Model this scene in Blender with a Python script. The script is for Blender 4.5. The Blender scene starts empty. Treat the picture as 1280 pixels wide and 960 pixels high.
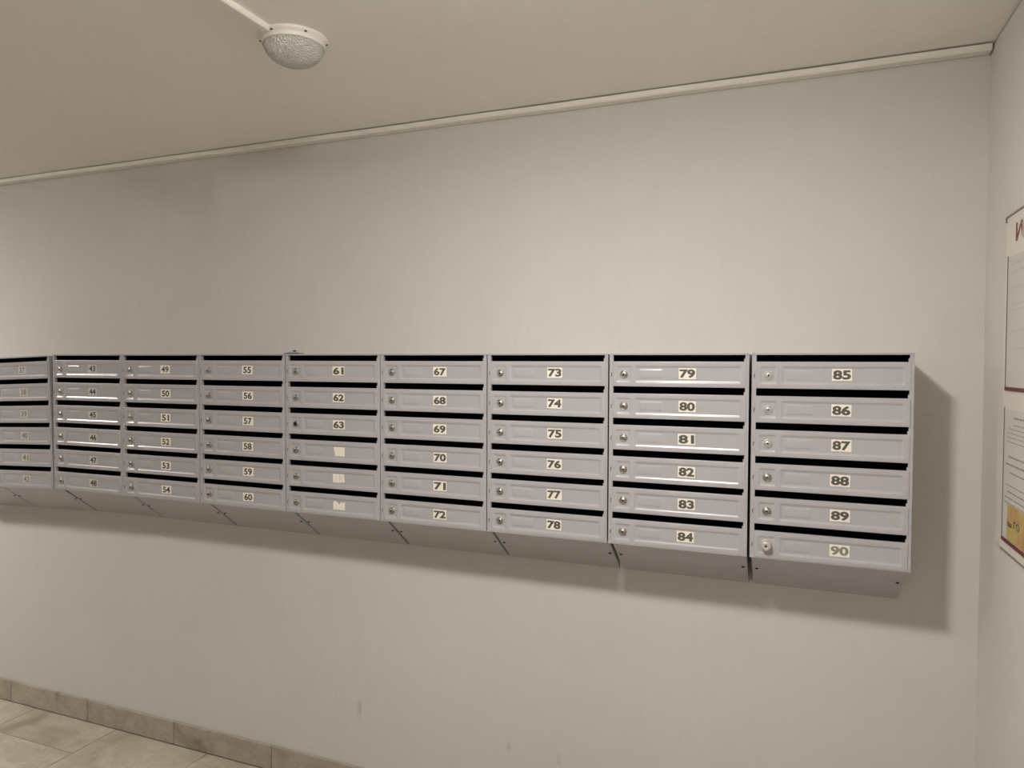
import bpy, bmesh, math, random
from mathutils import Matrix, Vector

random.seed(7)
scene = bpy.context.scene
C = scene.collection

# ------------------------------------------------------------------ camera
cam_d = bpy.data.cameras.new('camera'); cam = bpy.data.objects.new('camera', cam_d); C.objects.link(cam)
F = Vector((-0.36522936, 0.93049338, -0.02809957)).normalized()
R = Vector((0.93081333, 0.36547376, 0.00393458)).normalized()
U = R.cross(F).normalized()
m = Matrix.Identity(4)
for i in range(3):
    m[i][0] = R[i]; m[i][1] = U[i]; m[i][2] = -F[i]
m[0][3], m[1][3], m[2][3] = -0.28976549, -2.19310981, -0.02821262
cam.matrix_world = m
cam_d.sensor_width = 36.0
cam_d.lens = 882.7086 / 1280 * 36.0
cam_d.clip_start = 0.02
scene.camera = cam

# ------------------------------------------------------------------ world, exposure
w = bpy.data.worlds.new('world'); scene.world = w; w.use_nodes = True
w.node_tree.nodes['Background'].inputs[0].default_value = (0, 0, 0, 1)
w.node_tree.nodes['Background'].inputs[1].default_value = 0.0
scene.view_settings.view_transform = 'Standard'
scene.view_settings.look = 'None'
scene.view_settings.gamma = 1.0
scene.view_settings.use_curve_mapping = False
scene.view_settings.exposure = -0.03
scene.cycles.max_bounces = 8
scene.cycles.diffuse_bounces = 7
LAMP_POWER = 355.0
LAMP_SIDE = 105.0
LAMP_COLOR = (1.0, 0.952, 0.905, 1.0)
LAMPS = [(-0.77, -1.40), (-4.75, -1.40)]

# room limits
XR, XL, YF, ZC, ZF = 0.189, -8.0, -3.1, 0.8035, -1.6151

# ------------------------------------------------------------------ helpers
def new_mat(name, color=(.5, .5, .5), rough=.5, metal=0.0, spec=.5):
    mt = bpy.data.materials.new(name); mt.use_nodes = True
    b = mt.node_tree.nodes['Principled BSDF']
    b.inputs['Base Color'].default_value = (*color, 1)
    b.inputs['Roughness'].default_value = rough
    b.inputs['Metallic'].default_value = metal
    b.inputs['Specular IOR Level'].default_value = spec
    return mt, mt.node_tree, b

def node(nt, kind, **kw):
    n = nt.nodes.new(kind)
    for k, v in kw.items(): setattr(n, k, v)
    return n

def ramp(nt, fac, stops):
    r = node(nt, 'ShaderNodeValToRGB')
    e = r.color_ramp.elements
    while len(e) < len(stops): e.new(.5)
    for el, (p, c) in zip(e, stops): el.position = p; el.color = (*c, 1)
    nt.links.new(fac, r.inputs[0]); return r.outputs[0]

def noise(nt, vec, scale, detail=4, rough=.55, dist=0):
    n = node(nt, 'ShaderNodeTexNoise')
    n.inputs['Scale'].default_value = scale; n.inputs['Detail'].default_value = detail
    n.inputs['Roughness'].default_value = rough; n.inputs['Distortion'].default_value = dist
    nt.links.new(vec, n.inputs['Vector']); return n.outputs['Fac']

def mapping(nt, vec, scale=(1, 1, 1), loc=(0, 0, 0)):
    n = node(nt, 'ShaderNodeMapping'); n.inputs['Scale'].default_value = scale
    n.inputs['Location'].default_value = loc
    nt.links.new(vec, n.inputs['Vector']); return n.outputs[0]

def math_(nt, op, a, b=None, clamp=False):
    n = node(nt, 'ShaderNodeMath', operation=op); n.use_clamp = clamp
    for i, v in enumerate((a, b)):
        if v is None: continue
        if isinstance(v, (int, float)): n.inputs[i].default_value = v
        else: nt.links.new(v, n.inputs[i])
    return n.outputs[0]

def mix(nt, fac, a, b, mode='MIX'):
    n = node(nt, 'ShaderNodeMix', data_type='RGBA', blend_type=mode)
    for s, v in ((n.inputs['Factor'], fac), (n.inputs[6], a), (n.inputs[7], b)):
        if isinstance(v, (int, float)): s.default_value = v
        elif isinstance(v, tuple): s.default_value = (*v, 1)
        else: nt.links.new(v, s)
    return n.outputs[2]

def bump(nt, b, height, strength=.3, dist=.002):
    n = node(nt, 'ShaderNodeBump'); n.inputs['Strength'].default_value = strength
    n.inputs['Distance'].default_value = dist
    nt.links.new(height, n.inputs['Height']); nt.links.new(n.outputs[0], b.inputs['Normal'])

def position(nt):
    return node(nt, 'ShaderNodeNewGeometry').outputs['Position']

def box(bm, x0, x1, y0, y1, z0, z1, mi=0):
    if x0 > x1: x0, x1 = x1, x0
    if y0 > y1: y0, y1 = y1, y0
    if z0 > z1: z0, z1 = z1, z0
    v = [bm.verts.new(p) for p in ((x0,y0,z0),(x1,y0,z0),(x1,y1,z0),(x0,y1,z0),(x0,y0,z1),(x1,y0,z1),(x1,y1,z1),(x0,y1,z1))]
    for f in ((0,3,2,1),(4,5,6,7),(0,1,5,4),(1,2,6,5),(2,3,7,6),(3,0,4,7)):
        fa = bm.faces.new([v[i] for i in f]); fa.material_index = mi

def prism_x(bm, prof, x0, x1, mi=0):
    """closed (y,z) profile extruded along x"""
    a = [bm.verts.new((x0, y, z)) for y, z in prof]; b = [bm.verts.new((x1, y, z)) for y, z in prof]
    n = len(prof)
    fs = [bm.faces.new(a), bm.faces.new(b[::-1])]
    for i in range(n): fs.append(bm.faces.new((a[i], b[i], b[(i+1) % n], a[(i+1) % n])))
    for f in fs: f.material_index = mi

def lathe(bm, prof, n=32, axis='z', mi=0, at=(0, 0, 0)):
    """profile of (radius, height) revolved; axis z or -y (height grows towards the viewer)"""
    rings = []
    for r, h in prof:
        ring = []
        for k in range(n if r > 1e-6 else 1):
            a = 2*math.pi*k/n; x, y = r*math.cos(a), r*math.sin(a)
            p = (x, y, h) if axis == 'z' else (x, -h, y)
            ring.append(bm.verts.new((p[0]+at[0], p[1]+at[1], p[2]+at[2])))
        rings.append(ring)
    for A, B in zip(rings, rings[1:]):
        for k in range(n):
            k2 = (k+1) % n
            if len(A) == 1 and len(B) == 1: continue
            if len(A) == 1: f = bm.faces.new((A[0], B[k], B[k2]))
            elif len(B) == 1: f = bm.faces.new((A[k], B[0], A[k2]))
            else: f = bm.faces.new((A[k], B[k], B[k2], A[k2]))
            f.material_index = mi; f.smooth = True

def mesh(name, bm, mats, smooth=False, fix=True):
    if fix: bmesh.ops.recalc_face_normals(bm, faces=bm.faces)
    me = bpy.data.meshes.new(name); bm.to_mesh(me); bm.free()
    for mt in mats: me.materials.append(mt)
    if smooth:
        for p in me.polygons: p.use_smooth = True
    return me

def obj(name, me, parent=None, loc=(0, 0, 0), rot=(0, 0, 0)):
    o = bpy.data.objects.new(name, me); C.objects.link(o)
    o.parent = parent; o.location = loc; o.rotation_euler = rot
    return o

def empty(name, loc, rot=(0, 0, 0)):
    o = bpy.data.objects.new(name, None); C.objects.link(o); o.location = loc; o.rotation_euler = rot
    o.empty_display_size = .05
    return o

def tag(o, label=None, cat=None, group=None, kind=None):
    if label: o['label'] = label
    if cat: o['category'] = cat
    if group: o['group'] = group
    if kind: o['kind'] = kind
    return o

def text_geo(s, width, height, offset=0.0):
    """flat text as (verts, faces) scaled to width x height, centred, in x (right) / z (up)"""
    cu = bpy.data.curves.new('t', 'FONT'); cu.body = s; cu.offset = offset; cu.resolution_u = 3
    to = bpy.data.objects.new('t', cu); C.objects.link(to)
    bpy.context.view_layer.update()
    dg = bpy.context.evaluated_depsgraph_get()
    me = bpy.data.meshes.new_from_object(to.evaluated_get(dg))
    vs = [v.co.copy() for v in me.vertices]; fs = [tuple(p.vertices) for p in me.polygons]
    bpy.data.objects.remove(to); bpy.data.curves.remove(cu); bpy.data.meshes.remove(me)
    x0 = min(v.x for v in vs); x1 = max(v.x for v in vs); y0 = min(v.y for v in vs); y1 = max(v.y for v in vs)
    sx = (width/(x1-x0)) if width else height/(y1-y0); sy = height/(y1-y0)
    return [((v.x-(x0+x1)/2)*sx, (v.y-(y0+y1)/2)*sy) for v in vs], fs

# ------------------------------------------------------------------ materials
def wall_material(name, base, dark, dark_patches=(), bumpy=1.0):
    mt, nt, b = new_mat(name, base, .82, spec=.25)
    P = position(nt)
    n1 = noise(nt, P, 1.3, 3, .6)
    c = ramp(nt, n1, [(.3, dark), (.7, base)])
    n2 = noise(nt, mapping(nt, P, (3, 3, 1.1)), 6, 4, .65)
    c = mix(nt, math_(nt, 'MULTIPLY', math_(nt, 'SUBTRACT', n2, .5, True), .38), c, tuple(x*.72 for x in dark))
    for (cx, cz, rx, rz, s) in dark_patches:
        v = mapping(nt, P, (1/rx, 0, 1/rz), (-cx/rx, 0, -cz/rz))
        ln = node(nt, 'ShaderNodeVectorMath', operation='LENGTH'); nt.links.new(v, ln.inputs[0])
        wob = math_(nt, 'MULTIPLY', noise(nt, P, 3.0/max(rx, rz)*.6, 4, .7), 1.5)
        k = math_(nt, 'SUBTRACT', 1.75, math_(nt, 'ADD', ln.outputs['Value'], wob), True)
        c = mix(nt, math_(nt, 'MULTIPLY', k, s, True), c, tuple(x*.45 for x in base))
    nt.links.new(c, b.inputs['Base Color'])
    h = math_(nt, 'ADD', noise(nt, mapping(nt, P, (5, 5, 1.2)), 5, 3, .6), math_(nt, 'MULTIPLY', noise(nt, P, 90, 3), .12))
    bump(nt, b, h, .36*bumpy, .005)
    return mt

M = {}
DARK_PATCHES = [(-2.62, .70, .34, .15, .17), (-2.46, .60, .08, .20, .12), (-1.95, .73, .55, .08, .18), (-1.749, -1.30, .016, .05, .45), (-1.157, -1.325, .012, .02, .4),  # soft darker patches below the ceiling, small scuffs elsewhere
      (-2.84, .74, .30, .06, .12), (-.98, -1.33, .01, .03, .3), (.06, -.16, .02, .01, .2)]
M['wall'] = wall_material('painted_plaster', (.63, .61, .58), (.60, .58, .55), DARK_PATCHES)
M['wall_plain'] = wall_material('painted_plaster_side', (.64, .62, .585), (.60, .58, .545))
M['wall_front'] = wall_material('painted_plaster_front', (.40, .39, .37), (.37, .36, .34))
M['ceiling'] = wall_material('ceiling_paint', (.85, .825, .79), (.835, .81, .775), bumpy=.25)

def enamel(name, col, rough):
    mt, nt, b = new_mat(name, col, rough, spec=.5)
    P = position(nt)
    c = ramp(nt, noise(nt, P, 5, 2, .5), [(.3, tuple(x*.96 for x in col)), (.7, col)])
    nt.links.new(c, b.inputs['Base Color'])
    return mt
M['enamel'] = enamel('grey_enamel', (.43, .42, .432), .23)
M['inner'] = new_mat('painted_shade_inside', (.022, .020, .018), .8, spec=.2)[0]  # near-black colour paints in the shade inside the grey boxes
M['dark'] = new_mat('dark_gap', (.012, .011, .01), .8, spec=.2)[0]

def steel(name, col, rough, metal=1.0):
    mt, nt, b = new_mat(name, col, rough, metal)
    P = node(nt, 'ShaderNodeTexCoord').outputs['Object']
    nt.links.new(ramp(nt, noise(nt, P, 300, 3), [(.3, tuple(x*.75 for x in col)), (.7, col)]), b.inputs['Base Color'])
    return mt
M['chrome'] = steel('lock_metal', (.50, .47, .42), .42)
M['pale_metal'] = steel('pale_lock_metal', (.62, .60, .55), .45, .4)
M['sticker'] = new_mat('cream_vinyl', (.84, .80, .70), .5)[0]
M['sticker_worn'] = new_mat('worn_vinyl', (.56, .54, .48), .5)[0]
M['ink'] = new_mat('grey_ink', (.085, .080, .064), .6)[0]
M['ink_thin'] = new_mat('dark_ink', (.05, .048, .042), .6)[0]
M['ink_faded'] = new_mat('faded_ink', (.24, .235, .19), .6)[0]
M['ink_worn'] = new_mat('worn_ink', (.20, .19, .17), .6)[0]

def stone(name, base, mid, dark, scale, inst):
    mt, nt, b = new_mat(name, base, .42, spec=.4)
    P = position(nt)
    oi = node(nt, 'ShaderNodeObjectInfo').outputs['Random']
    cmb = node(nt, 'ShaderNodeCombineXYZ')
    for i, f in enumerate((37., 91., 53.)): nt.links.new(math_(nt, 'MULTIPLY', oi, f), cmb.inputs[i])
    ad = node(nt, 'ShaderNodeVectorMath', operation='ADD'); nt.links.new(P, ad.inputs[0]); nt.links.new(cmb.outputs[0], ad.inputs[1])
    V = ad.outputs[0]
    c = ramp(nt, noise(nt, V, scale, 6, .62, .7), [(.30, dark), (.46, mid), (.62, base)])
    vn = noise(nt, mapping(nt, V, (1, 1, 2.2)), scale*1.6, 7, .7, 1.6)
    ve = math_(nt, 'SUBTRACT', 1.0, math_(nt, 'MULTIPLY', math_(nt, 'ABSOLUTE', math_(nt, 'SUBTRACT', vn, .5)), 14.0), True)
    c = mix(nt, math_(nt, 'MULTIPLY', ve, .28), c, dark)
    c = mix(nt, math_(nt, 'MULTIPLY', oi, .25), c, tuple(x*.8 for x in base))
    nt.links.new(c, b.inputs['Base Color'])
    return mt
M['floor_tile'] = stone('beige_marbled_tile', (.58, .53, .44), (.46, .41, .33), (.25, .215, .165), 3.6, 1)
M['skirt_tile'] = stone('brown_marbled_skirting', (.46, .415, .345), (.38, .335, .275), (.22, .185, .145), 5.0, 1)
M['grout'] = new_mat('grout', (.20, .17, .135), .9)[0]
M['plastic'] = new_mat('white_plastic', (.74, .71, .65), .35)[0]
M['plastic_duct'] = new_mat('duct_plastic', (.80, .77, .71), .45)[0]
M['screw'] = new_mat('screw_dark', (.12, .11, .10), .5, .6)[0]

# dome glass, unlit: ribbed prismatic cover
mt, nt, b = new_mat('prismatic_cover', (.88, .85, .80), .2)
P = node(nt, 'ShaderNodeTexCoord').outputs['Object']
vo = node(nt, 'ShaderNodeTexVoronoi'); vo.inputs['Scale'].default_value = 270
nt.links.new(P, vo.inputs['Vector'])
bump(nt, b, vo.outputs['Distance'], 1.0, .008)
M['cover'] = mt
mt, nt, b = new_mat('lit_cover', (.8, .8, .75), .4)
b.inputs['Emission Color'].default_value = LAMP_COLOR
b.inputs['Emission Strength'].default_value = LAMP_POWER
M['lit'] = mt
mt, nt, b = new_mat('lit_side', (.8, .8, .75), .4)
b.inputs['Emission Color'].default_value = LAMP_COLOR
b.inputs['Emission Strength'].default_value = LAMP_SIDE
M['lit_side'] = mt
for k in ('lit', 'lit_side'):      # the far lamp holds a stronger bulb
    M[k+'_strong'] = M[k].copy()
    b = M[k+'_strong'].node_tree.nodes['Principled BSDF']
    b.inputs['Emission Strength'].default_value *= 1.45

# ------------------------------------------------------------------ room shell
def slab(name, x0, x1, y0, y1, z0, z1, mat):
    bm = bmesh.new(); box(bm, x0, x1, y0, y1, z0, z1)
    return tag(obj(name, mesh(name, bm, [mat])), kind='structure')
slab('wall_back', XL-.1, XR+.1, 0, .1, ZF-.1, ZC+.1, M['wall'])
slab('wall_right', XR, XR+.1, YF, 0, ZF-.1, ZC-.004, M['wall_plain'])
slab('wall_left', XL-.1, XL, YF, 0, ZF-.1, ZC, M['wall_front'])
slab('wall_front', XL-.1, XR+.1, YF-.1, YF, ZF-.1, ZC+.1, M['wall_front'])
slab('ceiling', XL, XR+.02, YF, 0, ZC, ZC+.1, M['ceiling'])
floor = slab('floor', XL, XR, YF, 0, ZF-.1, ZF-.003, M['grout'])

# floor tiles: columns run away from the back wall, joints staggered by a third
T = .5065; J = .0017
tile_cache = {}
def tile(parent, name, x0, x1, y0, y1, z0, z1, mat, bev=.0012):
    key = (name, round(x1-x0, 4), round(y1-y0, 4), round(z1-z0, 4))
    if key not in tile_cache:
        bm = bmesh.new(); a, c, d = (x1-x0)/2, (y1-y0)/2, (z1-z0)/2
        box(bm, -a, a, -c, c, -d, d)
        bmesh.ops.bevel(bm, geom=[e for e in bm.edges], offset=bev, segments=1, affect='EDGES')
        tile_cache[key] = mesh(name, bm, [mat])
    return obj(name, tile_cache[key], parent, ((x0+x1)/2, (y0+y1)/2, (z0+z1)/2))
for c in range(-10, 9):
    x0 = -2.979 + c*T; x1 = x0 + T
    x0 = max(x0, XL+.001); x1 = min(x1, XR-.001)
    if x1-x0 < .02: continue
    ys = [-.0110]; y = -.2125 - (c+1)*T/3
    y = -(((-y) % T)) 
    if y > -.05: y -= T
    if c == 1: y = -.0735
    while y > YF+.001: ys.append(y); y -= T
    ys.append(YF+.002)
    for a, d in zip(ys, ys[1:]):
        if a-d < .02: continue
        o = tile(floor, 'floor_tile', x0+J, x1-J, d+J, a-J, ZF-.012, ZF, M['floor_tile'])
        o.rotation_euler = (random.uniform(-.0006, .0006), random.uniform(-.0006, .0006), 0)

HS = .096
bb = slab('baseboard_back', XL+.002, XR-.014, -.0075, -.0002, ZF+.0005, ZF+HS-.004, M['grout'])
k = -9
while True:
    x0 = -3.6584 + k*.5038; x1 = x0+.5038; k += 1
    if x0 > XR-.05: break
    if x1 < XL+.05: continue
    x0 = max(x0, XL+.003); x1 = min(x1, XR-.014)
    o = tile(bb, 'skirting_tile', x0+.0018, x1-.0018, -.012, -.0004, ZF+.001, ZF+HS, M['skirt_tile'], .001)
br = slab('baseboard_right', XR-.0075, XR-.0002, YF+.01, -.014, ZF+.0005, ZF+HS-.004, M['grout'])
y = -.014
while y > YF+.05:
    y1 = max(y-.5038, YF+.012)
    tile(br, 'skirting_tile', XR-.012, XR-.0004, y1+.0018, y-.0018, ZF+.001, ZF+HS, M['skirt_tile'], .001)
    y = y1

# ------------------------------------------------------------------ cable ducts
def duct_mesh(name, L, wd, ht, bow=0.0, n=24):
    """runs along +x from 0, top at z=0"""
    bm = bmesh.new(); lid = .0012; rings = []
    prof = [(-wd/2, 0), (-wd/2, -ht*.72), (-wd/2+.002, -ht+.0015), (-wd/2+.004, -ht), (wd/2-.004, -ht), (wd/2-.002, -ht+.0015), (wd/2, -ht*.72), (wd/2, 0)]
    for i in range(n+1):
        x = L*i/n; dz = -abs(bow)*(.5-.5*math.cos(i*1.9+.5)) if bow else 0
        rings.append([bm.verts.new((x, y, z+dz)) for y, z in prof])
    for a, b_ in zip(rings, rings[1:]):
        for i in range(len(prof)):
            j = (i+1) % len(prof); bm.faces.new((a[i], b_[i], b_[j], a[j]))
    bm.faces.new(rings[0]); bm.faces.new(rings[-1][::-1])
    return mesh(name, bm, [M['plastic_duct']])
Lm = XR-.006-XL-.01
d = obj('cable_duct', duct_mesh('cable_duct', Lm, .038, .016, .0015, 40), loc=(XL+.01, -.0205, ZC-.0008))
d.rotation_euler = (0, .0004, 0)
tag(d, 'long white plastic cable duct in the corner between back wall and ceiling', 'cable duct')
d2 = obj('cable_duct', duct_mesh('cable_duct_short', 2.1, .024, .014, 0, 6), loc=(-1.502, -.775, ZC-.0003), rot=(0, 0, -math.pi/2))
tag(d2, 'short white cable duct across the ceiling leading to the unlit round lamp', 'cable duct')

# ------------------------------------------------------------------ ceiling lamps
def lamp(x, y, lit, label):
    root = empty('ceiling_lamp', (x, y, ZC))
    tag(root, label, 'lamp', 'round lamps on the ceiling')
    bm = bmesh.new()
    lathe(bm, [(0, 0), (.086, 0), (.088, -.003), (.087, -.008), (.080, -.011), (.078, -.016), (.0790, -.021), (.0778, -.023), (.0750, -.023), (.0750, -.012), (0, -.012)], 48)
    obj('base_ring', mesh('base_ring', bm, [M['plastic']]), root, (0, 0, -.0002))
    if lit:   # flat drum: the bottom diffuser is much brighter than its milky side
        bm = bmesh.new(); lathe(bm, [(.0900, -.020), (.0905, -.076), (.089, -.0795)], 48)
        obj('side_cover', mesh('side_cover', bm, [M['lit_side' if x > -2 else 'lit_side_strong']]), root)
        bm = bmesh.new(); lathe(bm, [(.0888, -.0797), (.085, -.0815), (0, -.0825)], 48)
        obj('diffuser', mesh('diffuser', bm, [M['lit' if x > -2 else 'lit_strong']]), root)
    bm = bmesh.new(); prof = []
    Rr, H = .0745, .048
    for i in range(13):
        a = math.pi/2*i/12; prof.append((Rr*math.cos(a)**.9 if i < 12 else 0, -.020-H*math.sin(a)))
    lathe(bm, prof, 48)
    if not lit: obj('dome_cover', mesh('dome_cover', bm, [M['lit'] if lit else M['cover']], fix=True), root)
    bm = bmesh.new(); lathe(bm, [(0, -.0125), (.0045, -.0125), (.004, -.0145), (0, -.015)], 12)
    sm = mesh('screw', bm, [M['screw']])
    for k in range(6):
        a = k*math.pi/3+.5
        obj('screw', sm, root, (.0815*math.cos(a), .0815*math.sin(a), .0035))
    return root
lamp(-1.485, -.690, False, 'unlit white round dome lamp on the ceiling above the mailboxes')
for i, (lx, ly) in enumerate(LAMPS):
    lamp(lx, ly, True, ['lit round drum lamp on the ceiling in front of the numbers 79 to 84',
                        'lit round drum lamp on the ceiling beyond the left picture edge'][i])

# ------------------------------------------------------------------ mailbox units
UW, D, H = .382, .193, .545
PITCH = .0908; SLOT = .0192
YFR = -D            # front plane of the frame
DX0, DX1 = .0100, UW-.0065
DW = DX1-DX0; DH = PITCH-SLOT

def body_mesh():
    bm = bmesh.new(); t = .001
    prof = [(0, 0), (-D+.001, 0), (-D+.001, -H), (-.155, -H-.003), (-.070, -.616), (0, -.672)]
    for x0, x1, xi0, xi1 in ((.0025, .0035, .0035, .0043), (UW-.0035, UW-.0025, UW-.0043, UW-.0035)):
        prism_x(bm, prof, x0, x1, 0)
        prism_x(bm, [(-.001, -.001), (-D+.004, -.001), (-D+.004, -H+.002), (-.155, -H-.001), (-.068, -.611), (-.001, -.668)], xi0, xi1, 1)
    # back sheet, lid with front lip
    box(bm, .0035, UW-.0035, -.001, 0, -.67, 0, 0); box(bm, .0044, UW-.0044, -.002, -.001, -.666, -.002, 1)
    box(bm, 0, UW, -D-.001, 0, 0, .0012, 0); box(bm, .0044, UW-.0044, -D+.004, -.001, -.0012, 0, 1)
    box(bm, 0, UW, -D-.0022, -D-.001, -.0008, .0042, 0)
    # underside: short flat return, then the sloping sheet in two planes
    prism_x(bm, [(-D+.001, -H), (-.155, -H-.003), (-.155, -H-.004), (-D+.001, -H-.001)], .0035, UW-.0035, 0)
    prism_x(bm, [(-.155, -H-.003), (-.070, -.616), (-.0705, -.617), (-.1555, -H-.004)], .0036, UW-.0036, 0)
    prism_x(bm, [(-.070, -.6155), (0, -.6715), (-.0005, -.673), (-.0705, -.6172)], .0036, UW-.0036, 0)
    # front frame: side strips and inner returns
    box(bm, 0, .0112, -D, -D+.001, -H, 0, 0); box(bm, UW-.0100, UW, -D, -D+.001, -H, 0, 0)
    box(bm, .0104, .0112, -D+.001, -D+.010, -H+.003, -.003, 0); box(bm, UW-.010, UW-.0092, -D+.001, -D+.010, -H+.003, -.003, 0)
    box(bm, 0, UW, -D-.0005, -D+.001, -H-.0015, -H+.0008, 0)
    for k in range(6):
        z = -k*PITCH
        # shelf of each cell
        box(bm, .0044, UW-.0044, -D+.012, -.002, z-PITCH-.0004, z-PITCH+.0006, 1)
        # hook of the right strip at the slot
        box(bm, UW-.0132, UW-.0098, -D+.0004, -D+.0012, z-SLOT-.003, z-SLOT+.009, 0)
        # stop slit beside the lock
        zc = z-.0555
        box(bm, .0054, .0070, -D-.0004, -D+.0002, zc-.0075, zc+.003, 2)
        box(bm, .0070, .0090, -D-.0004, -D+.0002, zc+.0020, zc+.0036, 2)
    return mesh('body', bm, [M['enamel'], M['inner'], M['dark']])

def door_mesh():
    bw, dep = .0075, .0026        # bevel width and depth of the pressed panels
    panels = [(.0085, .0545, .0115, DH-.0105, -1), (.0630, DW-.0120, .0115, DH-.0105, -1), (.0735, .1430, .0205, DH-.0215, +1)]
    er = .0018
    ts = [0, .12, .3, .5, .7, .88, 1]
    xs, zs = {0, er*.3, er*.65, er, DW-er, DW-er*.65, DW-er*.3, DW}, {0, er*.3, er*.65, er, DH-er, DH-er*.65, DH-er*.3, DH}
    for (a, b_, c, e, s) in panels:
        w_ = bw if s < 0 else .006
        for t in ts:
            xs |= {a+w_*t, b_-w_*t}; zs |= {c+w_*t, e-w_*t}
    def uniq(s):
        o = []
        for v in sorted(s):
            if not o or v-o[-1] > 1e-5: o.append(v)
        return o
    xs, zs = uniq(xs), uniq(zs)
    sm = lambda t: t*t*(3-2*t)
    def hgt(x, z):
        h = 0
        for (a, b_, c, e, s) in panels:
            w_ = bw if s < 0 else .006; dd = dep if s < 0 else .0012
            # rounded corner distance
            dx = min(x-a, b_-x); dz = min(z-c, e-z)
            if dx <= 0 or dz <= 0: continue
            if dx < w_ and dz < w_:
                q = w_-math.hypot(w_-dx, w_-dz)
            else: q = min(dx, dz)
            h += s*dd*sm(max(0, min(1, q/w_)))
        d0 = min(x, DW-x, z, DH-z)
        if d0 < er: h -= er-math.sqrt(max(0, er*er-(er-d0)**2))
        return h
    bm = bmesh.new()
    g = [[bm.verts.new((x, -hgt(x, z), -z)) for x in xs] for z in zs]
    for i in range(len(zs)-1):
        for j in range(len(xs)-1):
            bm.faces.new((g[i][j], g[i+1][j], g[i+1][j+1], g[i][j+1]))
    # inward returns all round
    per = g[0] + [r[-1] for r in g[1:]] + g[-1][::-1][1:] + [r[0] for r in g[::-1][1:-1]]
    bk = [bm.verts.new((v.co.x, .0105 if v.co.z > -.004 else .003, v.co.z)) for v in per]
    n = len(per)
    for i in range(n): bm.faces.new((per[i], per[(i+1) % n], bk[(i+1) % n], bk[i]))
    return mesh('door', bm, [M['enamel']], smooth=True)

def lock_mesh(kind):
    bm = bmesh.new()
    if kind == 'knob':
        lathe(bm, [(.0150, -.002), (.0150, .002), (.0135, .003), (.0128, .004), (.0125, .0175), (.0112, .0195), (.0030, .0200), (.0026, .0185), (0, .0185)], 32, 'y', 0)
        lathe(bm, [(.0024, .0188), (.0024, .0202), (0, .0202)], 12, 'y', 1)
        return mesh('lock', bm, [M['pale_metal'], M['dark']])
    lathe(bm, [(.0118, -.002), (.0118, .0012), (.0108, .0026), (.0092, .0032), (.0086, .0024), (.0080, .0024), (.0074, .0034), (.0010, .0036), (0, .0036)], 32, 'y', 0)
    if kind == 'open':
        lathe(bm, [(.0072, .0038), (0, .0040)], 24, 'y', 1)
    else:
        box(bm, -.0036, .0036, -.0041, -.003, -.0010, .0010, 1)
        lathe(bm, [(.0020, .0030), (.0020, .0041), (0, .0041)], 12, 'y', 1)
        lathe(bm, [(.0086, .0023), (.0086, .0026), (.0079, .0026), (.0079, .0023)], 32, 'y', 1)
    return mesh('lock', bm, [M['chrome'] if kind != 'pale' else M['pale_metal'], M['dark']])

LOCKS = {k: lock_mesh(k) for k in ('cam', 'pale', 'open', 'knob')}

def sticker_mesh(n, tw=.0472, th=.0305):
    """a sticker and its printed number in one mesh"""
    bm = bmesh.new()
    if n in (64, 65, 66):
        th2 = th
        if n == 66:   # torn: a notch bitten out of the top edge
            pts = [(-tw/2, -th/2), (tw/2, -th/2), (tw/2, th/2-.002), (.012, th/2-.006), (.007, th/2-.004), (.001, th/2-.013), (-.006, th/2-.006), (-.013, th/2-.001), (-tw/2, th/2-.004)]
        elif n == 64:
            pts = [(-tw/2+.008, -th/2), (tw/2, -th/2), (tw/2, th/2), (-tw/2+.002, th/2), (-tw/2+.006, 0)]
        else:
            pts = [(-tw/2, -th/2+.002), (-.004, -th/2), (tw/2, -th/2+.003), (tw/2-.002, th/2), (-tw/2, th/2)]
        a = [bm.verts.new((x, -.0004, z)) for x, z in pts]; b_ = [bm.verts.new((x, .0002, z)) for x, z in pts]
        bm.faces.new(a); bm.faces.new(b_[::-1])
        for i in range(len(pts)): bm.faces.new((a[i], b_[i], b_[(i+1) % len(pts)], a[(i+1) % len(pts)]))
        if n == 65:
            for x in (-.009, .003, .009): box(bm, x, x+.0014, -.0005, -.0003, -th/2+.003, th/2-.003, 1)
        return mesh('number_sticker', bm, [M['sticker'], M['sticker_worn']])
    worn = n < 43; thin = n < 61
    box(bm, -tw/2, tw/2, -.0004, .0002, -th/2, th/2, 0)
    bmesh.ops.recalc_face_normals(bm, faces=bm.faces)
    wd, ht, off = ((.0350, .0232, .030) if thin else (.0425, .0242, .042))
    vs, fs = text_geo(str(n), wd, ht, off)
    V = [bm.verts.new((x, -.0006, z)) for x, z in vs]
    for f in fs:
        try:
            fa = bm.faces.new([V[i] for i in f]); fa.material_index = 1
            fa.normal_update()
            if fa.normal.y > 0: fa.normal_flip()
        except ValueError: pass
    ink = M['ink_worn'] if worn else M['ink_faded'] if n == 90 else M['ink_thin'] if thin else M['ink']
    st = M['sticker_worn'] if n < 49 else M['sticker']
    return mesh('number_sticker', bm, [st, ink], fix=False)

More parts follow.
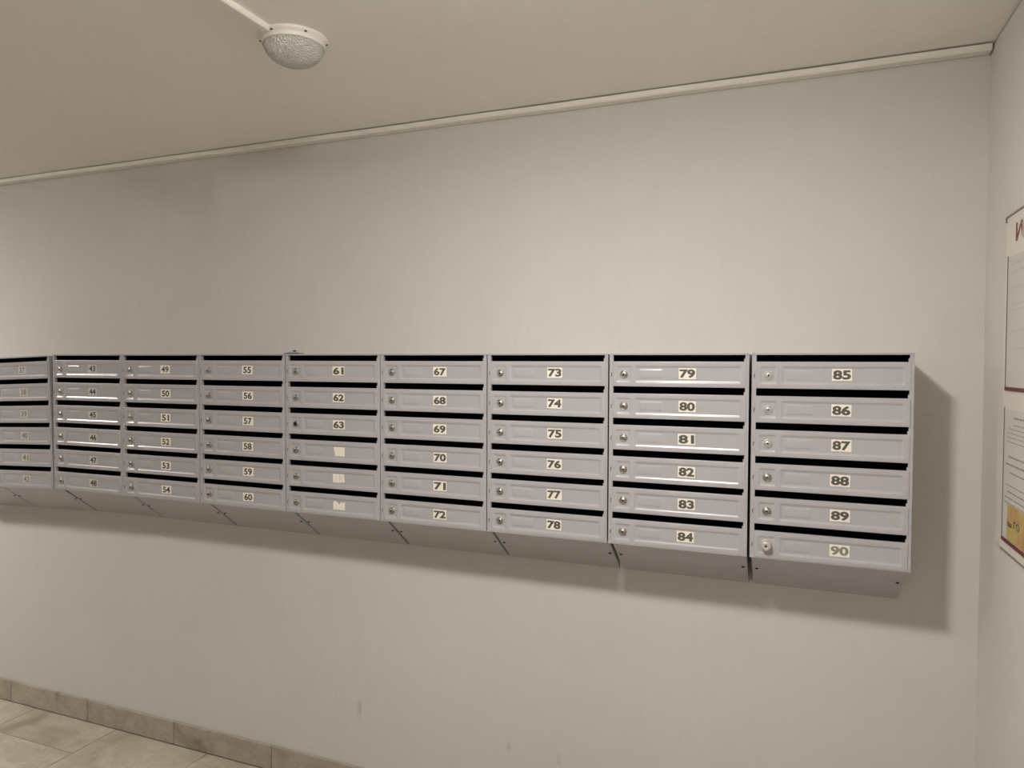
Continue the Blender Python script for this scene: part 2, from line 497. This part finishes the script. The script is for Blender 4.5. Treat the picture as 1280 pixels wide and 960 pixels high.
BODY, DOOR = body_mesh(), door_mesh()
EDGE = [0, -.3865, -.7745, -1.156, -1.539, -1.921, -2.312, -2.702, -3.087, -3.472, -3.857]
GAPR = [0, .0070, .0042, .0030, .0024, .0024, .0022, .0022, .0050, .0022]      # gap on the right of unit i
YAW  = [0, .10, .25, -.35, .15, -.3, .15, .55, .10, -.5]
LABELS = ['grey metal mailbox unit numbered 85 to 90, at the right end of the row',
 'grey metal mailbox unit numbered 79 to 84, second from the right end of the row',
 'grey metal mailbox unit numbered 73 to 78, between units 67-72 and 79-84',
 'grey metal mailbox unit numbered 67 to 72, between units 61-66 and 73-78',
 'grey metal mailbox unit numbered 61 to 63, with three blank or torn stickers below',
 'grey metal mailbox unit numbered 55 to 60, left of the unit with torn stickers',
 'grey metal mailbox unit numbered 49 to 54, between units 43-48 and 55-60',
 'glossy grey metal mailbox unit numbered 43 to 48 with bright streaks on its doors',
 'slightly tilted grey mailbox unit with worn numbers 37 to 42 at the left picture edge',
 'grey mailbox unit left of number 42, only its underside showing at the picture edge']
first = 85
for i in range(10):
    xr = EDGE[i]-(GAPR[i]/2 if i else 0); xl = EDGE[i+1]+(GAPR[i+1]/2 if i+1 < len(GAPR) else .001)
    root = empty('mailbox_unit', (xl, -.0008, 0))
    sx = (xr-xl)/UW
    root.scale = (sx, 1, 1)
    yaw = math.radians(YAW[i]); root.rotation_euler = (0, 0, yaw)
    root.location.x -= .193*math.sin(yaw)      # the fronts stay in line
    root.location.y = -.0008 - max(0, math.sin(yaw)*UW)
    if i == 8:
        root.rotation_euler = (0, math.radians(-1.9), yaw)
        root.location = (xl-.018, -.0008-.004, -.016)
    tag(root, LABELS[i], 'mailbox', 'grey mailbox units in a row on the back wall')
    obj('body', BODY, root)
    if i == 9:
        root.rotation_euler = (0, math.radians(-1.9), 0)
        root.location = (xl-.024, -.0008, -.029)
    if i in (4,):   # small bracket on top, at the joint with the unit on its left
        bm = bmesh.new()
        box(bm, -.030, .032, -.165, -.135, .0048, .0075, 0)
        box(bm, -.012, -.008, -.168, -.140, .0075, .0120, 1)
        box(bm, -.012, .014, -.160, -.140, .0075, .0130, 1)
        lathe(bm, [(.006, .013), (.006, .017), (0, .018)], 12, 'z', 0, (.004, -.150, 0))
        tag(obj('joining_bracket', mesh('joining_bracket', bm, [M['dark'], M['enamel']]), root), 'dark metal joining bracket on top')
    for h in (.0150, UW-.0150):
        bm = bmesh.new(); lathe(bm, [(.0046, 0), (.0046, .0022), (0, .0022)], 14)
        hole = obj('screw_hole', mesh('screw_hole', bm, [M['dark']]), root, (h, -.088, -.6020), (math.radians(180+38.7), 0, 0))
    n0 = 85-6*i
    for k in range(6):
        n = n0+k
        ztop = -k*PITCH-SLOT
        door = obj('door', DOOR, root, (DX0, YFR-.0016+random.uniform(-.0004, .0002), ztop+random.uniform(-.0005, .0005)))
        door.rotation_euler = (random.uniform(-.004, .004), 0, random.uniform(-.0015, .0015))
        kind = 'knob' if n == 90 else 'open' if n in (63,) else 'pale' if n in (85, 86, 87) else 'cam'
        yl = .0026
        a = random.uniform(-.5, .5)+(math.pi/2 if n in (85, 79, 61, 44) else 0)
        lk = obj('lock', LOCKS[kind], door, (.042-DX0, yl, -(.0558-SLOT)), (0, a, 0))
        if kind == 'knob': lk['label'] = 'thick protruding round lock knob'
        if kind == 'open': lk['label'] = 'lock with an empty black core'
        if i < 9:
            st = obj('number_sticker', sticker_mesh(n), door, (.2195+(.004 if 43 <= n < 49 else 0)-DX0+random.uniform(-.001, .001), .0021, -(.0530+.0002*k-SLOT)), (0, random.uniform(-.02, .02), 0))
            if n in (64, 65, 66): st['label'] = {64: 'blank white sticker', 65: 'blank white sticker with worn vertical streaks', 66: 'torn blank white sticker'}[n]
            elif n == 90: st['label'] = 'sticker with faded number 90'
            else: st['label'] = 'sticker with number %d' % n

# dark scrap lying on the lid of unit 43-48
bm = bmesh.new()
pts = [(-2.955, -.185), (-2.875, -.188), (-2.870, -.150), (-2.90, -.138), (-2.95, -.145)]
a = [bm.verts.new((x, y, .0046+(.0012 if i in (1, 2) else 0))) for i, (x, y) in enumerate(pts)]
b_ = [bm.verts.new((x, y, .0058+(.0012 if i in (1, 2) else 0))) for i, (x, y) in enumerate(pts)]
bm.faces.new(a); bm.faces.new(b_[::-1])
for i in range(5): bm.faces.new((a[i], b_[i], b_[(i+1) % 5], a[(i+1) % 5]))
for v in bm.verts: v.co.z -= .0033
tag(obj('scrap', mesh('scrap', bm, [M['screw']])), 'thin dark scrap lying on top of the mailbox unit numbered 43 to 48', 'scrap')

# ------------------------------------------------------------------ information board on the right wall
M['board'] = new_mat('board_white', (.68, .64, .59), .4)[0]
M['maroon'] = new_mat('maroon_print', (.13, .022, .022), .5)[0]
M['board_edge'] = new_mat('board_edge_grey', (.20, .18, .15), .45)[0]
M['letter'] = new_mat('heading_red', (.16, .035, .035), .5)[0]
M['paper'] = new_mat('paper', (.56, .54, .50), .7)[0]
M['paper_print'] = new_mat('paper_print', (.27, .25, .23), .7)[0]
M['paper_faint'] = new_mat('paper_faint', (.44, .42, .39), .7)[0]
mt, nt, b = new_mat('yellow_advert', (.5, .4, .12), .5)
c = ramp(nt, noise(nt, position(nt), 14, 4, .6), [(.35, (.40, .22, .09)), (.5, (.50, .33, .12)), (.65, (.46, .42, .13))])
nt.links.new(c, b.inputs['Base Color']); M['advert'] = mt

bx = XR-.0007
board = empty('information_board', (bx, -.205, -.4585))
tag(board, 'white information board with maroon lines, red heading and paper sheets on the right wall', 'notice board')
def on_board(name, mat, y0, y1, z0, z1, t0, t1, label=None):
    """box in board space: y0,y1 metres from room corner towards the camera; t = stand-off from the wall"""
    bm = bmesh.new(); box(bm, -t1, -t0, -y1+.205, -y0+.205, z0+.4585, z1+.4585)
    o = obj(name, mesh(name, bm, [mat]), board)
    if label: o['label'] = label
    return o
YE = 1.02
on_board('panel', M['board'], .205, YE, -.4585, .322, 0, .0040)
on_board('edge_strip', M['board_edge'], .205, YE, .3195, .3235, .0005, .0062, 'dark strip along the top edge')
on_board('edge_strip', M['board_edge'], .205, YE, -.4605, -.4575, .0005, .0052, 'dark strip along the bottom edge')
on_board('corner_clip', M['board_edge'], .2035, .2075, .309, .3225, .0005, .0068)
on_board('corner_clip', M['paper_faint'], .2025, .2085, -.4625, -.447, .0005, .0075)
def letters(name, s, mat, y_left, zc_, h, wd=None, off=0.0, t=.0046, parent=board, lab=None):
    vs, fs = text_geo(s, wd, h, off); x0 = min(v[0] for v in vs)
    bm = bmesh.new()
    V = [bm.verts.new((-t, -(y_left+(x-x0))+.205, z+zc_+.4585)) for x, z in vs]
    for f in fs:
        try:
            fa = bm.faces.new([V[i] for i in f]); fa.normal_update()
            if fa.normal.x > 0: fa.normal_flip()
        except ValueError: pass
    o = obj(name, mesh(name, bm, [mat], fix=False), parent)
    if lab: o['label'] = lab
    return o
letters('heading', 'ИНФОРМАЦИЯ', M['letter'], .279, .272, .052, .56, .02, lab='dark red heading letters')
for (zt, zb, nm) in ((.228, -.080, 'upper'), (-.124, -.432, 'lower')):
    for q in range(3):
        y0 = .2235+q*.262
        pk = on_board('pocket', M['maroon'], y0, y0+.226, zb-.005, zb+.003, .004, .0066, 'maroon line of the %s pocket' % nm)
        bm = bmesh.new(); box(bm, -.0062, -.004, -(y0+.0022)+.205, -y0+.205, zb+.4585+.003, zt+.4585)
        box(bm, -.0062, -.004, -(y0+.226)+.205, -(y0+.2238)+.205, zb+.4585+.003, zt+.4585)
        obj('pocket_edge', mesh('pocket_edge', bm, [M['board_edge']]), pk)
        if q < 2:
            bm = bmesh.new(); box(bm, -.0050, -.0041, -(y0+.215)+.205, -(y0+.0045)+.205, zb+.4585+.0035, zt+.4585-.004*(q+1))
            sh = obj('paper_sheet', mesh('paper_sheet', bm, [M['paper']]), pk)
            bm = bmesh.new()
            if nm == 'lower':
                rows = [(.302, -.146, .004), (.300, -.162, .002), (.262, -.172, .0016), (.25, -.182, .0016), (.25, -.192, .0016), (.25, -.202, .0016), (.264, -.236, .0034), (.246, -.254, .0040), (.280, -.272, .0030), (.246, -.302, .0022), (.262, -.317, .003), (.243, -.331, .0028), (.240, -.343, .0022)]
            else:
                rows = [(.250+.01*(j % 2), zz_, .0013) for j, zz_ in enumerate((.205, .187, .150, .112, .100, .052, .012))]
            random.seed(int(zt*1000)+q)
            for (ys, zz, hh) in rows:
                yy = ys+q*.262; end = y0+.205-random.uniform(0, .03)
                while yy < end-.01:
                    e = min(end, yy+random.uniform(.012, .05))
                    box(bm, -.0054, -.0049, -e+.205, -yy+.205, zz-hh/2+.4585, zz+hh/2+.4585); yy = e+.004
            obj('printed_lines', mesh('printed_lines', bm, [M['paper_print' if nm == 'lower' else 'paper_faint']]), pk)
ad = on_board('advert', M['advert'], .267, .425, -.4265, -.346, .0050, .0057, 'yellow and brown printed advert')
letters('advert_text', 'окна', M['ink'], .270, -.390, .011, .034, .01, .0061, ad)
letters('advert_text', 'ГО', M['ink'], .318, -.384, .017, .046, .02, .0061, ad)
